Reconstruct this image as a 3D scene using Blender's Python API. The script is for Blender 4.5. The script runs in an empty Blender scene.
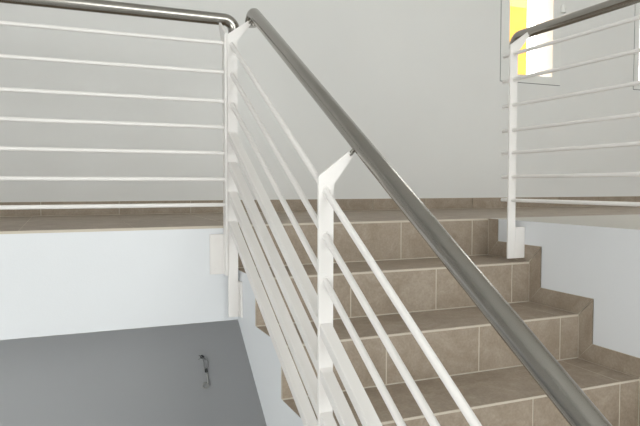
import bpy, bmesh, math
from mathutils import Vector, Matrix

scene = bpy.context.scene
COL = scene.collection

# ------------------------------------------------------------------ materials
def new_mat(name):
    m = bpy.data.materials.new(name); m.use_nodes = True
    nt = m.node_tree
    return m, nt, nt.nodes['Principled BSDF']

def paint(name, col, rough=.6, bump=.0, bscale=180, spec=.35, var=.03):
    m, nt, b = new_mat(name)
    b.inputs['Roughness'].default_value = rough
    b.inputs['Specular IOR Level'].default_value = spec
    tc = nt.nodes.new('ShaderNodeTexCoord')
    n = nt.nodes.new('ShaderNodeTexNoise'); n.inputs['Scale'].default_value = 2.3; n.inputs['Detail'].default_value = 5
    nt.links.new(tc.outputs['Object'], n.inputs['Vector'])
    mx = nt.nodes.new('ShaderNodeMix'); mx.data_type = 'RGBA'
    mx.inputs[6].default_value = (*[c*(1-var) for c in col], 1)
    mx.inputs[7].default_value = (*[min(1, c*(1+var)) for c in col], 1)
    nt.links.new(n.outputs['Fac'], mx.inputs[0]); nt.links.new(mx.outputs[2], b.inputs['Base Color'])
    if bump:
        n2 = nt.nodes.new('ShaderNodeTexNoise'); n2.inputs['Scale'].default_value = bscale; n2.inputs['Detail'].default_value = 3
        nt.links.new(tc.outputs['Object'], n2.inputs['Vector'])
        bp = nt.nodes.new('ShaderNodeBump'); bp.inputs['Strength'].default_value = bump; bp.inputs['Distance'].default_value = .002
        nt.links.new(n2.outputs['Fac'], bp.inputs['Height']); nt.links.new(bp.outputs['Normal'], b.inputs['Normal'])
    return m

def tile_mat(name, c0, c1, c2):
    m, nt, b = new_mat(name)
    b.inputs['Roughness'].default_value = .5
    b.inputs['Specular IOR Level'].default_value = .25
    tc = nt.nodes.new('ShaderNodeTexCoord')
    n = nt.nodes.new('ShaderNodeTexNoise'); n.inputs['Scale'].default_value = 9; n.inputs['Detail'].default_value = 8
    n.inputs['Roughness'].default_value = .65; n.inputs['Distortion'].default_value = 1.2
    nt.links.new(tc.outputs['Object'], n.inputs['Vector'])
    r = nt.nodes.new('ShaderNodeValToRGB')
    r.color_ramp.elements[0].position = .32; r.color_ramp.elements[0].color = (*c0, 1)
    r.color_ramp.elements[1].position = .70; r.color_ramp.elements[1].color = (*c2, 1)
    e = r.color_ramp.elements.new(.52); e.color = (*c1, 1)
    nt.links.new(n.outputs['Fac'], r.inputs['Fac'])
    # fine stone speckle
    n2 = nt.nodes.new('ShaderNodeTexNoise'); n2.inputs['Scale'].default_value = 120; n2.inputs['Detail'].default_value = 2
    nt.links.new(tc.outputs['Object'], n2.inputs['Vector'])
    ov = nt.nodes.new('ShaderNodeMix'); ov.data_type = 'RGBA'; ov.blend_type = 'OVERLAY'; ov.inputs[0].default_value = .22
    nt.links.new(r.outputs['Color'], ov.inputs[6]); nt.links.new(n2.outputs['Fac'], ov.inputs[7])
    nt.links.new(ov.outputs[2], b.inputs['Base Color'])
    bp = nt.nodes.new('ShaderNodeBump'); bp.inputs['Strength'].default_value = .12; bp.inputs['Distance'].default_value = .002
    nt.links.new(n.outputs['Fac'], bp.inputs['Height']); nt.links.new(bp.outputs['Normal'], b.inputs['Normal'])
    return m

def steel_mat():
    m, nt, b = new_mat('brushed_steel')
    b.inputs['Base Color'].default_value = (.36, .342, .315, 1)
    b.inputs['Metallic'].default_value = 1
    tc = nt.nodes.new('ShaderNodeTexCoord')
    n = nt.nodes.new('ShaderNodeTexNoise'); n.inputs['Scale'].default_value = 400; n.inputs['Detail'].default_value = 2
    nt.links.new(tc.outputs['Object'], n.inputs['Vector'])
    mr = nt.nodes.new('ShaderNodeMapRange'); mr.inputs[3].default_value = .19; mr.inputs[4].default_value = .21
    nt.links.new(n.outputs['Fac'], mr.inputs[0]); nt.links.new(mr.outputs[0], b.inputs['Roughness'])
    return m

def plain(name, col, rough=.5, metal=0):
    m, nt, b = new_mat(name)
    b.inputs['Base Color'].default_value = (*col, 1); b.inputs['Roughness'].default_value = rough
    b.inputs['Metallic'].default_value = metal
    return m

def glass_mat():
    m = bpy.data.materials.new('window_glass'); m.use_nodes = True
    nt = m.node_tree; nt.nodes.clear()
    out = nt.nodes.new('ShaderNodeOutputMaterial')
    tr = nt.nodes.new('ShaderNodeBsdfTransparent'); tr.inputs[0].default_value = (.96, .98, .97, 1)
    gl = nt.nodes.new('ShaderNodeBsdfGlossy'); gl.inputs['Roughness'].default_value = .02
    mx = nt.nodes.new('ShaderNodeMixShader'); mx.inputs[0].default_value = .05
    nt.links.new(tr.outputs[0], mx.inputs[1]); nt.links.new(gl.outputs[0], mx.inputs[2]); nt.links.new(mx.outputs[0], out.inputs[0])
    return m

WALL = paint('white_plaster', (.78, .775, .765), .75, .15)
CEIL = paint('ceiling_paint', (.82, .82, .81), .8)
GREY = paint('lower_wall_grey', (.57, .575, .59), .7, .15)  # rear wall below the landing, greyer and darker than the plaster above
SLAB = paint('white_concrete_paint', (.80, .815, .845), .7, .12)
TILE = tile_mat('beige_stone_tile', (.315, .254, .196), (.370, .304, .240), (.422, .355, .288))
GROUT = paint('light_grout', (.62, .56, .47), .85)
PLAST = paint('landing_plaster', (.60, .58, .54), .8)
RAIL = paint('white_rail_paint', (.86, .83, .81), .38, spec=.5, var=.01)
STEEL = steel_mat()
FRAME = paint('white_window_frame', (.80, .80, .78), .4, spec=.5)
GASKET_SHADOW = plain('gasket_and_hinge_shadow', (.05, .05, .05), .7)
GLASS = glass_mat()
BLACK = plain('black_plastic', (.02, .02, .022), .5)
WIRE = plain('grey_wire', (.30, .30, .30), .5)
SOCK = plain('pale_socket', (.52, .52, .50), .5)
YELL = paint('yellow_render', (.42, .185, .022), .9)
YPALE = paint('pale_yellow_render', (.50, .27, .075), .9)
FLOORM = paint('grey_concrete_floor', (.58, .58, .57), .6)

# ------------------------------------------------------------------ helpers
def obj(name, bm, mats, parent=None, smooth=False):
    bmesh.ops.recalc_face_normals(bm, faces=bm.faces[:])
    me = bpy.data.meshes.new(name); bm.to_mesh(me); bm.free()
    for m in (mats if isinstance(mats, (list, tuple)) else [mats]): me.materials.append(m)
    if smooth:
        for p in me.polygons: p.use_smooth = True
        try: me.set_sharp_from_angle(angle=math.radians(40))
        except Exception: pass
    o = bpy.data.objects.new(name, me); COL.objects.link(o)
    if parent is not None:
        o.parent = parent
        bpy.context.view_layer.update()
        o.matrix_parent_inverse = parent.matrix_world.inverted()
    return o

def empty(name, loc=(0, 0, 0)):
    o = bpy.data.objects.new(name, None); o.location = loc; o.empty_display_size = .1
    COL.objects.link(o); return o

def tag(o, label=None, cat=None, group=None, kind=None):
    if label: o['label'] = label
    if cat: o['category'] = cat
    if group: o['group'] = group
    if kind: o['kind'] = kind
    return o

def box(bm, x0, x1, y0, y1, z0, z1, mi=0, bevel=0):
    r = bmesh.ops.create_cube(bm, size=1, matrix=Matrix.Translation(((x0+x1)/2, (y0+y1)/2, (z0+z1)/2)) @ Matrix.Diagonal((x1-x0, y1-y0, z1-z0, 1)))
    vs = r['verts']
    fs = {f for v in vs for f in v.link_faces}
    for f in fs: f.material_index = mi
    if bevel:
        es = list({e for v in vs for e in v.link_edges})
        rb = bmesh.ops.bevel(bm, geom=es, offset=bevel, segments=2, affect='EDGES', profile=.6)
        for f in rb['faces']: f.material_index = mi
    return bm

def prism(bm, pts, axis, a0, a1, mi=0, bevel=0):
    """pts: 2-D outline; axis 'x' -> (y,z), 'y' -> (x,z), 'z' -> (x,y)."""
    def mk(p, a):
        return {'x': (a, p[0], p[1]), 'y': (p[0], a, p[1]), 'z': (p[0], p[1], a)}[axis]
    lo = [bm.verts.new(mk(p, a0)) for p in pts]; hi = [bm.verts.new(mk(p, a1)) for p in pts]
    n = len(pts); fs = [bm.faces.new(lo), bm.faces.new(hi[::-1])]
    for i in range(n): fs.append(bm.faces.new((lo[i], hi[i], hi[(i+1) % n], lo[(i+1) % n])))
    for f in fs: f.material_index = mi
    if bevel:
        es = list({e for f in fs for e in f.edges})
        bmesh.ops.bevel(bm, geom=es, offset=bevel, segments=2, affect='EDGES', profile=.6)
    return bm

def fillet(pts, rad, seg=8):
    """round the inner corners of a polyline; rad per corner"""
    P = [Vector(p) for p in pts]; out = [P[0]]
    for i in range(1, len(P)-1):
        a = (P[i-1]-P[i]); b = (P[i+1]-P[i]); la, lb = a.length, b.length
        a.normalize(); b.normalize(); ang = a.angle(b); r = rad if not isinstance(rad, (list, tuple)) else rad[i-1]
        d = min(r/math.tan(ang/2), la*.95, lb*.95); r2 = d*math.tan(ang/2)
        c = P[i] + (a+b).normalized()*(r2/math.sin(ang/2))
        s = P[i]+a*d; e = P[i]+b*d
        v0 = s-c; v1 = e-c; tot = v0.angle(v1); ax = v0.cross(v1).normalized()
        for k in range(seg+1): out.append(c + Matrix.Rotation(tot*k/seg, 3, ax) @ v0)
    out.append(P[-1]); return out

def tube(bm, pts, r, n=20, cap=True, mi=0):
    P = [Vector(p) for p in pts]; rings = []
    t = (P[1]-P[0]).normalized(); u = t.orthogonal().normalized()
    for i, p in enumerate(P):
        if i == 0: tn = (P[1]-P[0]).normalized()
        elif i == len(P)-1: tn = (P[-1]-P[-2]).normalized()
        else: tn = ((P[i]-P[i-1]).normalized()+(P[i+1]-P[i]).normalized()).normalized()
        q = t.rotation_difference(tn); u = (q @ u); u = (u - tn*u.dot(tn)).normalized(); t = tn
        v = tn.cross(u)
        rr = r[i] if isinstance(r, (list, tuple)) else r
        rings.append([bm.verts.new(p + (u*math.cos(2*math.pi*k/n) + v*math.sin(2*math.pi*k/n))*rr) for k in range(n)])
    for a, b in zip(rings, rings[1:]):
        for k in range(n):
            f = bm.faces.new((a[k], a[(k+1) % n], b[(k+1) % n], b[k])); f.material_index = mi
    if cap:
        for rg in (rings[0], rings[-1][::-1]):
            f = bm.faces.new(rg); f.material_index = mi
    return bm

def ring(bm, c, axis, R, r, n=20, m=8, mi=0):
    c = Vector(c); ax = Vector(axis).normalized(); u = ax.orthogonal().normalized(); v = ax.cross(u)
    rs = []
    for i in range(n):
        d = u*math.cos(2*math.pi*i/n)+v*math.sin(2*math.pi*i/n)
        rs.append([bm.verts.new(c + d*(R+r*math.cos(2*math.pi*j/m)) + ax*r*math.sin(2*math.pi*j/m)) for j in range(m)])
    for i in range(n):
        for j in range(m):
            f = bm.faces.new((rs[i][j], rs[(i+1) % n][j], rs[(i+1) % n][(j+1) % m], rs[i][(j+1) % m])); f.material_index = mi
    return bm

B = bmesh.new

# ------------------------------------------------------------------ dimensions (metres; landing floor at z = 0)
XF, XW = .630, 1.861            # stair flank / wall beside the stair
Y1, T, R = 2.368, .280, .174    # top riser face, tread, riser
N = 9                           # risers
ZF = -R*N                       # lower floor
YB = 3.40                       # rear wall face
YS = 2.335                      # face of the landing slab
XL, XR, YR, ZC = -2.4, 6.2, -3.6, 2.75
JX = [XF, 1.004, 1.386, 1.768, XW]        # tile joints across the stair

# ------------------------------------------------------------------ room shell
bm = B(); box(bm, XL-.2, XR+.2, YR-.2, YB+.25, ZF-.15, ZF); tag(obj('floor', bm, FLOORM), kind='structure')
bm = B(); box(bm, XL-.2, XR+.2, YR-.2, YB+.25, ZC, ZC+.15); tag(obj('ceiling', bm, CEIL), kind='structure')

def wall_holes(bm, y0, y1, x0, x1, z0, z1, holes):
    """wall in the XZ plane with rectangular holes sharing the wall's vertical strips"""
    x = x0
    for (a, b, c, d) in sorted(holes):
        box(bm, x, a, y0, y1, z0, z1)
        box(bm, a, b, y0, y1, z0, c); box(bm, a, b, y0, y1, d, z1)
        x = b
    box(bm, x, x1, y0, y1, z0, z1)

W1 = (2.752, 3.281, .862, 2.12); W2 = (3.998, 4.86, .880, 2.12)
bm = B(); wall_holes(bm, YB, YB+.25, XL-.2, XR+.2, -.20, ZC, [W1, W2]); tag(obj('wall_back', bm, WALL), kind='structure')
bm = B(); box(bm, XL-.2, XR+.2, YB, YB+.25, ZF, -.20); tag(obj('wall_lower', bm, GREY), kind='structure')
LW = (-3.3, -.55, -1.35, 1.2)                        # unseen window added in the left wall for side light: y0, y1, z0, z1
bm = B(); box(bm, XL-.2, XL, YR, LW[0], ZF, ZC); box(bm, XL-.2, XL, LW[1], YB, ZF, ZC)
box(bm, XL-.2, XL, LW[0], LW[1], ZF, LW[2]); box(bm, XL-.2, XL, LW[0], LW[1], LW[3], ZC)
tag(obj('wall_left', bm, WALL), kind='structure')
bm = B(); box(bm, XR, XR+.2, YR, YB, 0, ZC); tag(obj('wall_far', bm, WALL), kind='structure')
RW = [(.15, 2.4, .4, 2.4), (3.4, 4.4, .5, 2.4)]
bm = B(); wall_holes(bm, YR-.2, YR, XL-.2, XR+.2, ZF, ZC, RW); tag(obj('wall_front', bm, WALL), kind='structure')

# right-hand landing: plastered block beside the stair
bm = B(); box(bm, XW, XR, YR, Y1, ZF, .0005, bevel=.0004)
for f in bm.faces:
    if f.normal.z > .9: f.material_index = 1
tag(obj('wall_stair', bm, [SLAB, PLAST]), kind='structure')

# landing slab with white fascia
bm = B()
prism(bm, [(XL, YS), (XF, YS), (XF, Y1+.012), (XW-.0005, Y1+.012), (XW, Y1+.001), (XR, Y1+.001), (XR, YB), (XL, YB)], 'z', -.372, -.010)
tag(obj('landing_slab', bm, SLAB), kind='structure')

# landing tiles
bm = B()
def tiles(bm, xs, ys, z0, z1, g=.0012, mi=0):
    for a, b in zip(xs, xs[1:]):
        for c, d in zip(ys, ys[1:]): box(bm, a+g, b-g, c+g, d-g, z0, z1, mi)
xs = [XL]+[-.140-.382*k for k in range(5, -1, -1)]+[.242, .624]
tiles(bm, [x for x in xs if x >= XL], [YS, 2.69, 3.07, YB], -.0095, 0)
tiles(bm, JX, [Y1, 2.69, 3.07, YB], -.0095, 0)
tiles(bm, [XW+.382*k for k in range(12)], [Y1+.001, 2.69, 3.07, YB], -.0095, 0)
box(bm, XL, XF, YS+.001, YB, -.0099, -.0006, 1); box(bm, XF, XW, Y1+.001, YB, -.0099, -.0006, 1); box(bm, XW, XR, Y1+.002, YB, -.0099, -.0006, 1)
tag(obj('floor_landing', bm, [TILE, GROUT]), kind='structure')

# tiled baseboard on the rear wall
bm = B(); x = XL+.02
js = [XL] + [-1.98+.376*k for k in range(22)]
js = [j for j in js if j < XR] + [XR]
for a, b in zip(js, js[1:]): box(bm, a+.0015, b-.0015, YB-.010, YB, .003, .072, 0)
box(bm, XL, XR, YB-.006, YB, 0, .073, 1)
tag(obj('baseboard_back', bm, [TILE, GROUT]), kind='structure')

# ------------------------------------------------------------------ staircase
st = empty('staircase', (XF+(XW-XF)/2, Y1-T*(N-1)/2, ZF))
tag(st, 'white concrete flight of beige tiled steps rising to the landing', 'stairs')
# concrete body (stepped top, sloping underside)
prof = [(Y1+.012, -.010)]
for k in range(1, N+1):
    y = Y1-T*(k-1)+.012
    prof.append((y, -R*k-.0005 if k < N else ZF))
    if k < N: prof.append((Y1-T*k+.012, -R*k-.0005))
s = .79
zb = -.372
ylo = Y1-.02-(zb-ZF)/s
prof += [(max(ylo, Y1-T*(N-1)+.2), ZF), (YS, zb)]
prof += [(Y1+.012, zb)]
bm = B(); prism(bm, prof, 'x', XF, XW-.002)
obj('stringer', bm, SLAB, st)
g = .0028
for k in range(1, N+1):
    y = Y1-T*(k-1); zt = -R*(k-1); zbm = -R*k
    bm = B()
    for a, b in zip(JX, JX[1:]): box(bm, a+(g if a > XF else .0006), b-(g if b < XW else .002), y, y+.010, zbm+.004, zt-.008, 0)
    box(bm, XF+.0006, XW-.002, y+.0015, y+.0119, zbm, zt-.0005, 1)
    obj('riser', bm, [TILE, GROUT], st)
    if k < N:
        y0 = Y1-T*k
        bm = B()
        JT = [XF, JX[3], XW]
        for a, b in zip(JT, JT[1:]): box(bm, a+(.0015 if a > XF else .0006), b-(.0015 if b < XW else .002), y0, y-.003, zbm-.0085, zbm, 0)
        box(bm, XF+.0006, XW-.002, y0, y, zbm-.0004, zbm-.0003+.0001, 1)
        box(bm, XF+.0006, XW-.002, y0-.0008, y0+.010, zbm-.0085, zbm-.0015, 1)
        obj('tread', bm, [TILE, GROUT], st)
    # skirting on the wall: upright piece beside the riser, level piece along the tread, mitred
    sk = .072
    bm = B()
    x0, x1 = XW-.0035, XW-.0003
    yA, yB = y-.001, y-sk                       # upright piece
    ztop = zt if k == 1 else zt+sk
    prism(bm, [(yA-.004, zbm+.004), (yA-.004, zt-.001), (yB, zt-.001 if k == 1 else zt+sk-.002), (yB, zbm+sk+.001)], 'x', x0, x1, 0)
    if k < N:
        yn = Y1-T*k-sk                          # level piece runs to the next upright
        prism(bm, [(yA-.003, zbm+.002), (yB-.001, zbm+sk-.001), (yn+.0015, zbm+sk-.001), (yn+sk+.001, zbm+.002)], 'x', x0, x1, 0)
        prism(bm, [(yA, zbm), (yB, zbm+sk), (yn, zbm+sk), (yn, zbm+sk-.02), (yn+sk, zbm)], 'x', x0+.0008, x1, 1)
    prism(bm, [(yA, zbm), (yA, zt), (yB, zt if k == 1 else zt+sk), (yB, zbm+sk)], 'x', x0+.0008, x1, 1)
    obj('skirting', bm, [TILE, GROUT], st)

# nosing edge of the landing above the top riser
bm = B(); box(bm, XF+.0006, XW-.002, Y1-.0008, Y1+.010, -.0085, -.0015, 1); obj('nosing', bm, [TILE, GROUT], st)

# ------------------------------------------------------------------ railings
def flat_post(name, parent, outline, axis, c, th, bolts=()):
    bm = B(); prism(bm, outline, axis, c-th/2, c+th/2, bevel=.0012)
    return obj(name, bm, RAIL, parent)

SL = .605                                         # slope of the stair rail

# --- stair railing
sr = empty('stair_railing', (.60, Y1-.05, -.35))
tag(sr, 'white sloping railing on the open side of the steps, broader bars low down', 'railing')
XP = .600
def zline(i, y): return .144-.1125*i + .608*(y-1.396)
HX, HR = .692, .0232
def hz(y): return .266 + SL*(y-1.396)
for py in (2.290, 1.396, .502):
    zs = zline(0, py)+.034
    base = -.350 if py > 2 else -R*math.ceil((Y1-py)/T)-.16
    out = [(XP-.019, base), (XP+.019, base), (XP+.020, zs-.020), (HX-.017, hz(py)-.039), (HX-.028, hz(py)-.025), (XP-.019, zs)]
    p = flat_post('post', sr, out, 'y', py, .009)
    bm = B(); box(bm, XP+.0195, XF-.0085, py-.004, py+.004, base+.002, base+.135, bevel=.001)
    box(bm, XF-.008, XF-.0002, py-.028, py+.028, base, base+.137, bevel=.0015)
    obj('mount_plate', bm, RAIL, p)
    bm = B(); tube(bm, [(HX-.026, py, hz(py)-.036), (HX-.004, py, hz(py)-.010)], .0055, 12); obj('rail_pin', bm, STEEL, p, smooth=True)
    for i in range(3):
        bm = B(); ring(bm, (XP, py-.0047, zline(i, py)), (0, 1, 0), .0098, .0017)
        obj('bushing', bm, RAIL, p, smooth=True)
for i in range(3):
    ya, yb = .30, 2.318
    bm = B(); tube(bm, [(XP, ya, zline(i, ya)), (XP, yb, zline(i, yb))], .0083, 16)
    obj('rod', bm, RAIL, sr, smooth=True)
for i in range(3, 7):
    ya, yb = .30, 2.296
    h = .0138
    za, zb_ = zline(i, ya)-.006, zline(i, yb)-.004
    bm = B(); prism(bm, [(ya, za-h), (ya, za+h), (yb, zb_+h), (yb, zb_-h)], 'x', XP-.0165, XP+.0155, bevel=.002)
    tag(obj('slat', bm, RAIL, sr), 'broader flat white bar')
ylow, ytop = .15, 2.345
pts = fillet([(HX, ylow, hz(ylow)), (HX, ytop, hz(ytop)), (HX, ytop+.002, hz(ytop)-.064)], .042, 10)
bm = B(); tube(bm, pts, HR, 28)
hr = obj('handrail', bm, STEEL, sr, smooth=True); hr['label'] = 'brushed steel handrail'

# --- landing railing (left part of the landing)
lr = empty('landing_railing', (-.4, 2.30, 0))
tag(lr, 'white level railing with seven thin rods along the white landing edge over the grey wall', 'railing')
YP = 2.300
ZR = [.692, .583, .474, .3765, .2785, .179, .082]
LHY, LHZ = 2.385, .803
for px in (.5748, -.62, -1.82):
    out = [(YP-.019, -.188), (YP+.019, -.188), (YP+.019, .690), (LHY-.010, LHZ-.034), (LHY-.020, LHZ-.018), (YP-.019, .725)]
    p = flat_post('post', lr, out, 'x', px, .009)
    bm = B(); box(bm, px-.056, px+.004, YP+.0195, YS-.0002, -.186, -.032, bevel=.0015)
    for zz in (-.055, -.163): tube(bm, [(px-.03, YP+.017, zz), (px-.03, YP+.021, zz)], .006, 12)
    obj('mount_plate', bm, RAIL, p)
for z in ZR:
    bm = B(); tube(bm, [(-2.3, YP, z), (.5795, YP, z)], .0074, 16)
    obj('rod', bm, RAIL, lr, smooth=True)
pts = fillet([(-2.3, LHY, LHZ), (.634, LHY, LHZ), (.635, LHY, LHZ-.056)], .040, 10)
bm = B(); tube(bm, pts, .0232, 28)
hr = obj('handrail', bm, STEEL, lr, smooth=True); hr['label'] = 'polished steel handrail'

# --- railing on the wall right of the stair
rr = empty('gallery_railing', (1.790, 2.12, -.16))
tag(rr, 'white level railing fixed to the white wall right of the steps, before the windows', 'railing')
XP2 = 1.786
ZR2 = [.716, .607, .499, .393, .296, .193, .092]
RHX, RHZ = 1.878, .818
for py in (2.120, .92, -.28):
    base = -.160 if py > 2 else -.16
    out = [(XP2-.019, base), (XP2+.019, base), (XP2+.019, .722), (RHX-.008, RHZ-.016), (RHX-.018, RHZ-.002), (XP2-.019, .752)]
    p = flat_post('post', rr, out, 'y', py, .009)
    bm = B(); box(bm, XP2+.0195, XW-.0040, py-.005, py+.005, base, base+.135, bevel=.001)
    obj('mount_plate', bm, RAIL, p)
for z in ZR2:
    bm = B(); tube(bm, [(XP2, -.9, z), (XP2, 2.182, z)], .0076, 16)
    obj('rod', bm, RAIL, rr, smooth=True)
pts = fillet([(RHX, -.9, RHZ), (RHX, 2.222, RHZ), (RHX-.002, 2.224, RHZ-.050)], .040, 10)
bm = B(); tube(bm, pts, .0215, 28)
hr = obj('handrail', bm, STEEL, rr, smooth=True); hr['label'] = 'polished steel handrail'

# ------------------------------------------------------------------ windows
def window(name, W, glassx, glassz, hinge=None):
    x0, x1, z0, z1 = W
    e = empty(name, ((x0+x1)/2, YB, z0)); tag(e, kind='structure')
    gx0, gx1 = glassx; gz0, gz1 = glassz
    bm = B(); ya, yb = YB-.004, YB+.07; q = .004
    box(bm, x0+q, gx0, ya, yb, z0+q, z1-q); box(bm, gx1, x1-q, ya, yb, z0+q, z1-q)
    box(bm, gx0, gx1, ya, yb, z0+q, gz0); box(bm, gx0, gx1, ya, yb, gz1, z1-q)
    obj('window_frame', bm, FRAME, e)
    bm = B(); box(bm, x0, x0+q, YB+.001, yb, z0, z1); box(bm, x1-q, x1, YB+.001, yb, z0, z1)
    box(bm, x0+q, x1-q, YB+.001, yb, z0, z0+q); box(bm, x0+q, x1-q, YB+.001, yb, z1-q, z1)
    obj('frame_gasket', bm, GASKET_SHADOW, e)
    bm = B(); box(bm, gx0-.004, gx1+.004, YB+.03, YB+.042, gz0-.004, gz1+.004)
    obj('glass_pane', bm, GLASS, e)
    if hinge:
        bm = B(); hx, hz_ = hinge
        tube(bm, [(hx, YB-.020, hz_-.026), (hx, YB-.020, hz_+.026)], .014, 14)
        box(bm, hx-.014, hx+.014, YB-.012, YB-.0005, hz_-.020, hz_+.020)
        hg = obj('hinge', bm, FRAME, e, smooth=True)
        bm = B(); box(bm, hx+.0145, hx+.026, YB-.014, YB-.0005, hz_-.024, hz_+.012); obj('hinge_shadow', bm, GASKET_SHADOW, hg)  # dark block standing in for the shadow beside the hinge
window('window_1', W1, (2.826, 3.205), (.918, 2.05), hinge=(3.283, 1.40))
window('window_2', W2, (4.052, 4.80), (.950, 2.05))
for i, W in enumerate(RW):                         # unseen windows behind the viewpoint, added and placed to tune the daylight
    x0, x1, z0, z1 = W
    e = empty('window_%d' % (i+3), ((x0+x1)/2, YR, z0)); tag(e, kind='structure')
    bm = B(); ya, yb = YR-.12, YR-.05; w = .06; xm = (x0+x1)/2
    box(bm, x0, x0+w, ya, yb, z0, z1); box(bm, x1-w, x1, ya, yb, z0, z1); box(bm, xm-w/2, xm+w/2, ya, yb, z0+w, z1-w)
    box(bm, x0+w, x1-w, ya, yb, z0, z0+w); box(bm, x0+w, x1-w, ya, yb, z1-w, z1)
    obj('window_frame', bm, FRAME, e)
    bm = B(); box(bm, x0+w, xm-w/2, YR-.09, YR-.084, z0+w, z1-w); box(bm, xm+w/2, x1-w, YR-.09, YR-.084, z0+w, z1-w)
    obj('glass_pane', bm, GLASS, e)

e = empty('window_5', (XL, (LW[0]+LW[1])/2, LW[2])); tag(e, kind='structure')
bm = B(); xa, xb = XL-.12, XL-.05; q = .06; ym = (LW[0]+LW[1])/2
for a, b in ((LW[0], LW[0]+q), (ym-q/2, ym+q/2), (LW[1]-q, LW[1])): box(bm, xa, xb, a, b, LW[2]+q, LW[3]-q)
box(bm, xa, xb, LW[0], LW[1], LW[2], LW[2]+q); box(bm, xa, xb, LW[0], LW[1], LW[3]-q, LW[3])
obj('window_frame', bm, FRAME, e)
bm = B(); box(bm, XL-.09, XL-.084, LW[0]+q, ym-q/2, LW[2]+q, LW[3]-q); box(bm, XL-.09, XL-.084, ym+q/2, LW[1]-q, LW[2]+q, LW[3]-q)
obj('glass_pane', bm, GLASS, e)

# ------------------------------------------------------------------ loose lamp wire on the grey wall
lw = empty('lamp_wire', (.709, YB, -.80))
tag(lw, 'loose wire stub with a small lamp socket hanging from the grey wall', 'wire')
bm = B(); tube(bm, [(.709, YB-.0005, -.806), (.709, YB-.013, -.806)], [.011, .008], 12)
obj('wire_outlet', bm, BLACK, lw, smooth=True)
bm = B()
tube(bm, fillet([(.709, YB-.010, -.806), (.700, YB-.022, -.797), (.686, YB-.018, -.790)], .01, 5), .0022, 8)
tube(bm, fillet([(.707, YB-.010, -.806), (.690, YB-.018, -.813), (.684, YB-.016, -.815)], .008, 5), .0018, 8)
obj('wire_end', bm, WIRE, lw, smooth=True)
bm = B()
tube(bm, fillet([(.709, YB-.012, -.808), (.714, YB-.024, -.835), (.716, YB-.020, -.860), (.728, YB-.016, -.878)], .02, 6), .0024, 8)
tube(bm, fillet([(.712, YB-.012, -.808), (.738, YB-.020, -.825), (.738, YB-.020, -.862), (.728, YB-.016, -.878)], .02, 6), .0024, 8)
obj('wire_loop', bm, WIRE, lw, smooth=True)
bm = B(); tube(bm, [(.728, YB-.016, -.872), (.729, YB-.016, -.892)], .008, 12)
obj('terminal', bm, BLACK, lw, smooth=True)
bm = B(); tube(bm, fillet([(.729, YB-.016, -.890), (.737, YB-.018, -.915), (.737, YB-.018, -.962)], .02, 6), .0042, 10)
obj('cable', bm, SOCK, lw, smooth=True)
bm = B(); ring(bm, (.724, YB-.016, -.968), (.15, 1, .1), .016, .0055, 24, 10)
obj('socket_ring', bm, SOCK, lw, smooth=True)

# ------------------------------------------------------------------ outside
bm = B(); box(bm, -3, 6.13, 7.0, 9.0, -3, 2.66); 
bd = empty('building', (1.5, 8.0, -3)); tag(bd, 'yellow rendered building seen through the window', 'building')
obj('wall', bm, YELL, bd)
bm = B(); box(bm, -3, 6.13, 6.995, 9.0, 2.66, 4.4); obj('upper_wall', bm, YPALE, bd)['label'] = 'pale yellow upper wall'
bm = B(); box(bm, -14, 20, YB+.26, 26, -3.2, -3.0); tag(obj('ground', bm, FLOORM), kind='structure')

# ------------------------------------------------------------------ light
w = bpy.data.worlds.new('World'); scene.world = w; w.use_nodes = True
nt = w.node_tree; bg = nt.nodes['Background']
bg.inputs['Color'].default_value = (1.0, .988, .983, 1); bg.inputs['Strength'].default_value = 5.0
for i, (x0, x1, z0, z1) in enumerate(RW):          # sampling portals in the added rear windows
    l = bpy.data.lights.new('portal', 'AREA'); l.shape = 'RECTANGLE'; l.size = x1-x0; l.size_y = z1-z0; l.cycles.is_portal = True
    o = bpy.data.objects.new('window_portal', l); COL.objects.link(o)
    o.location = ((x0+x1)/2, YR-.03, (z0+z1)/2); o.rotation_euler = (math.radians(90), 0, 0)

l = bpy.data.lights.new('portal', 'AREA'); l.shape = 'RECTANGLE'; l.size = LW[3]-LW[2]; l.size_y = LW[1]-LW[0]; l.cycles.is_portal = True
o = bpy.data.objects.new('window_portal', l); COL.objects.link(o)
o.location = (XL-.03, (LW[0]+LW[1])/2, (LW[2]+LW[3])/2); o.rotation_euler = (0, math.radians(-90), 0)

# ------------------------------------------------------------------ camera
cam = bpy.data.cameras.new('Camera'); co = bpy.data.objects.new('Camera', cam); COL.objects.link(co)
cam.sensor_fit = 'HORIZONTAL'; cam.sensor_width = 36; cam.lens = 613.7/640*36; cam.clip_start = .02
co.location = (0, 0, .1558)
co.rotation_euler = (math.radians(90-2.578), 0, math.radians(-22.785))
scene.camera = co

vs = scene.view_settings
vs.view_transform = 'Standard'; vs.look = 'None'; vs.gamma = 1; vs.use_curve_mapping = False
vs.exposure = 0.64
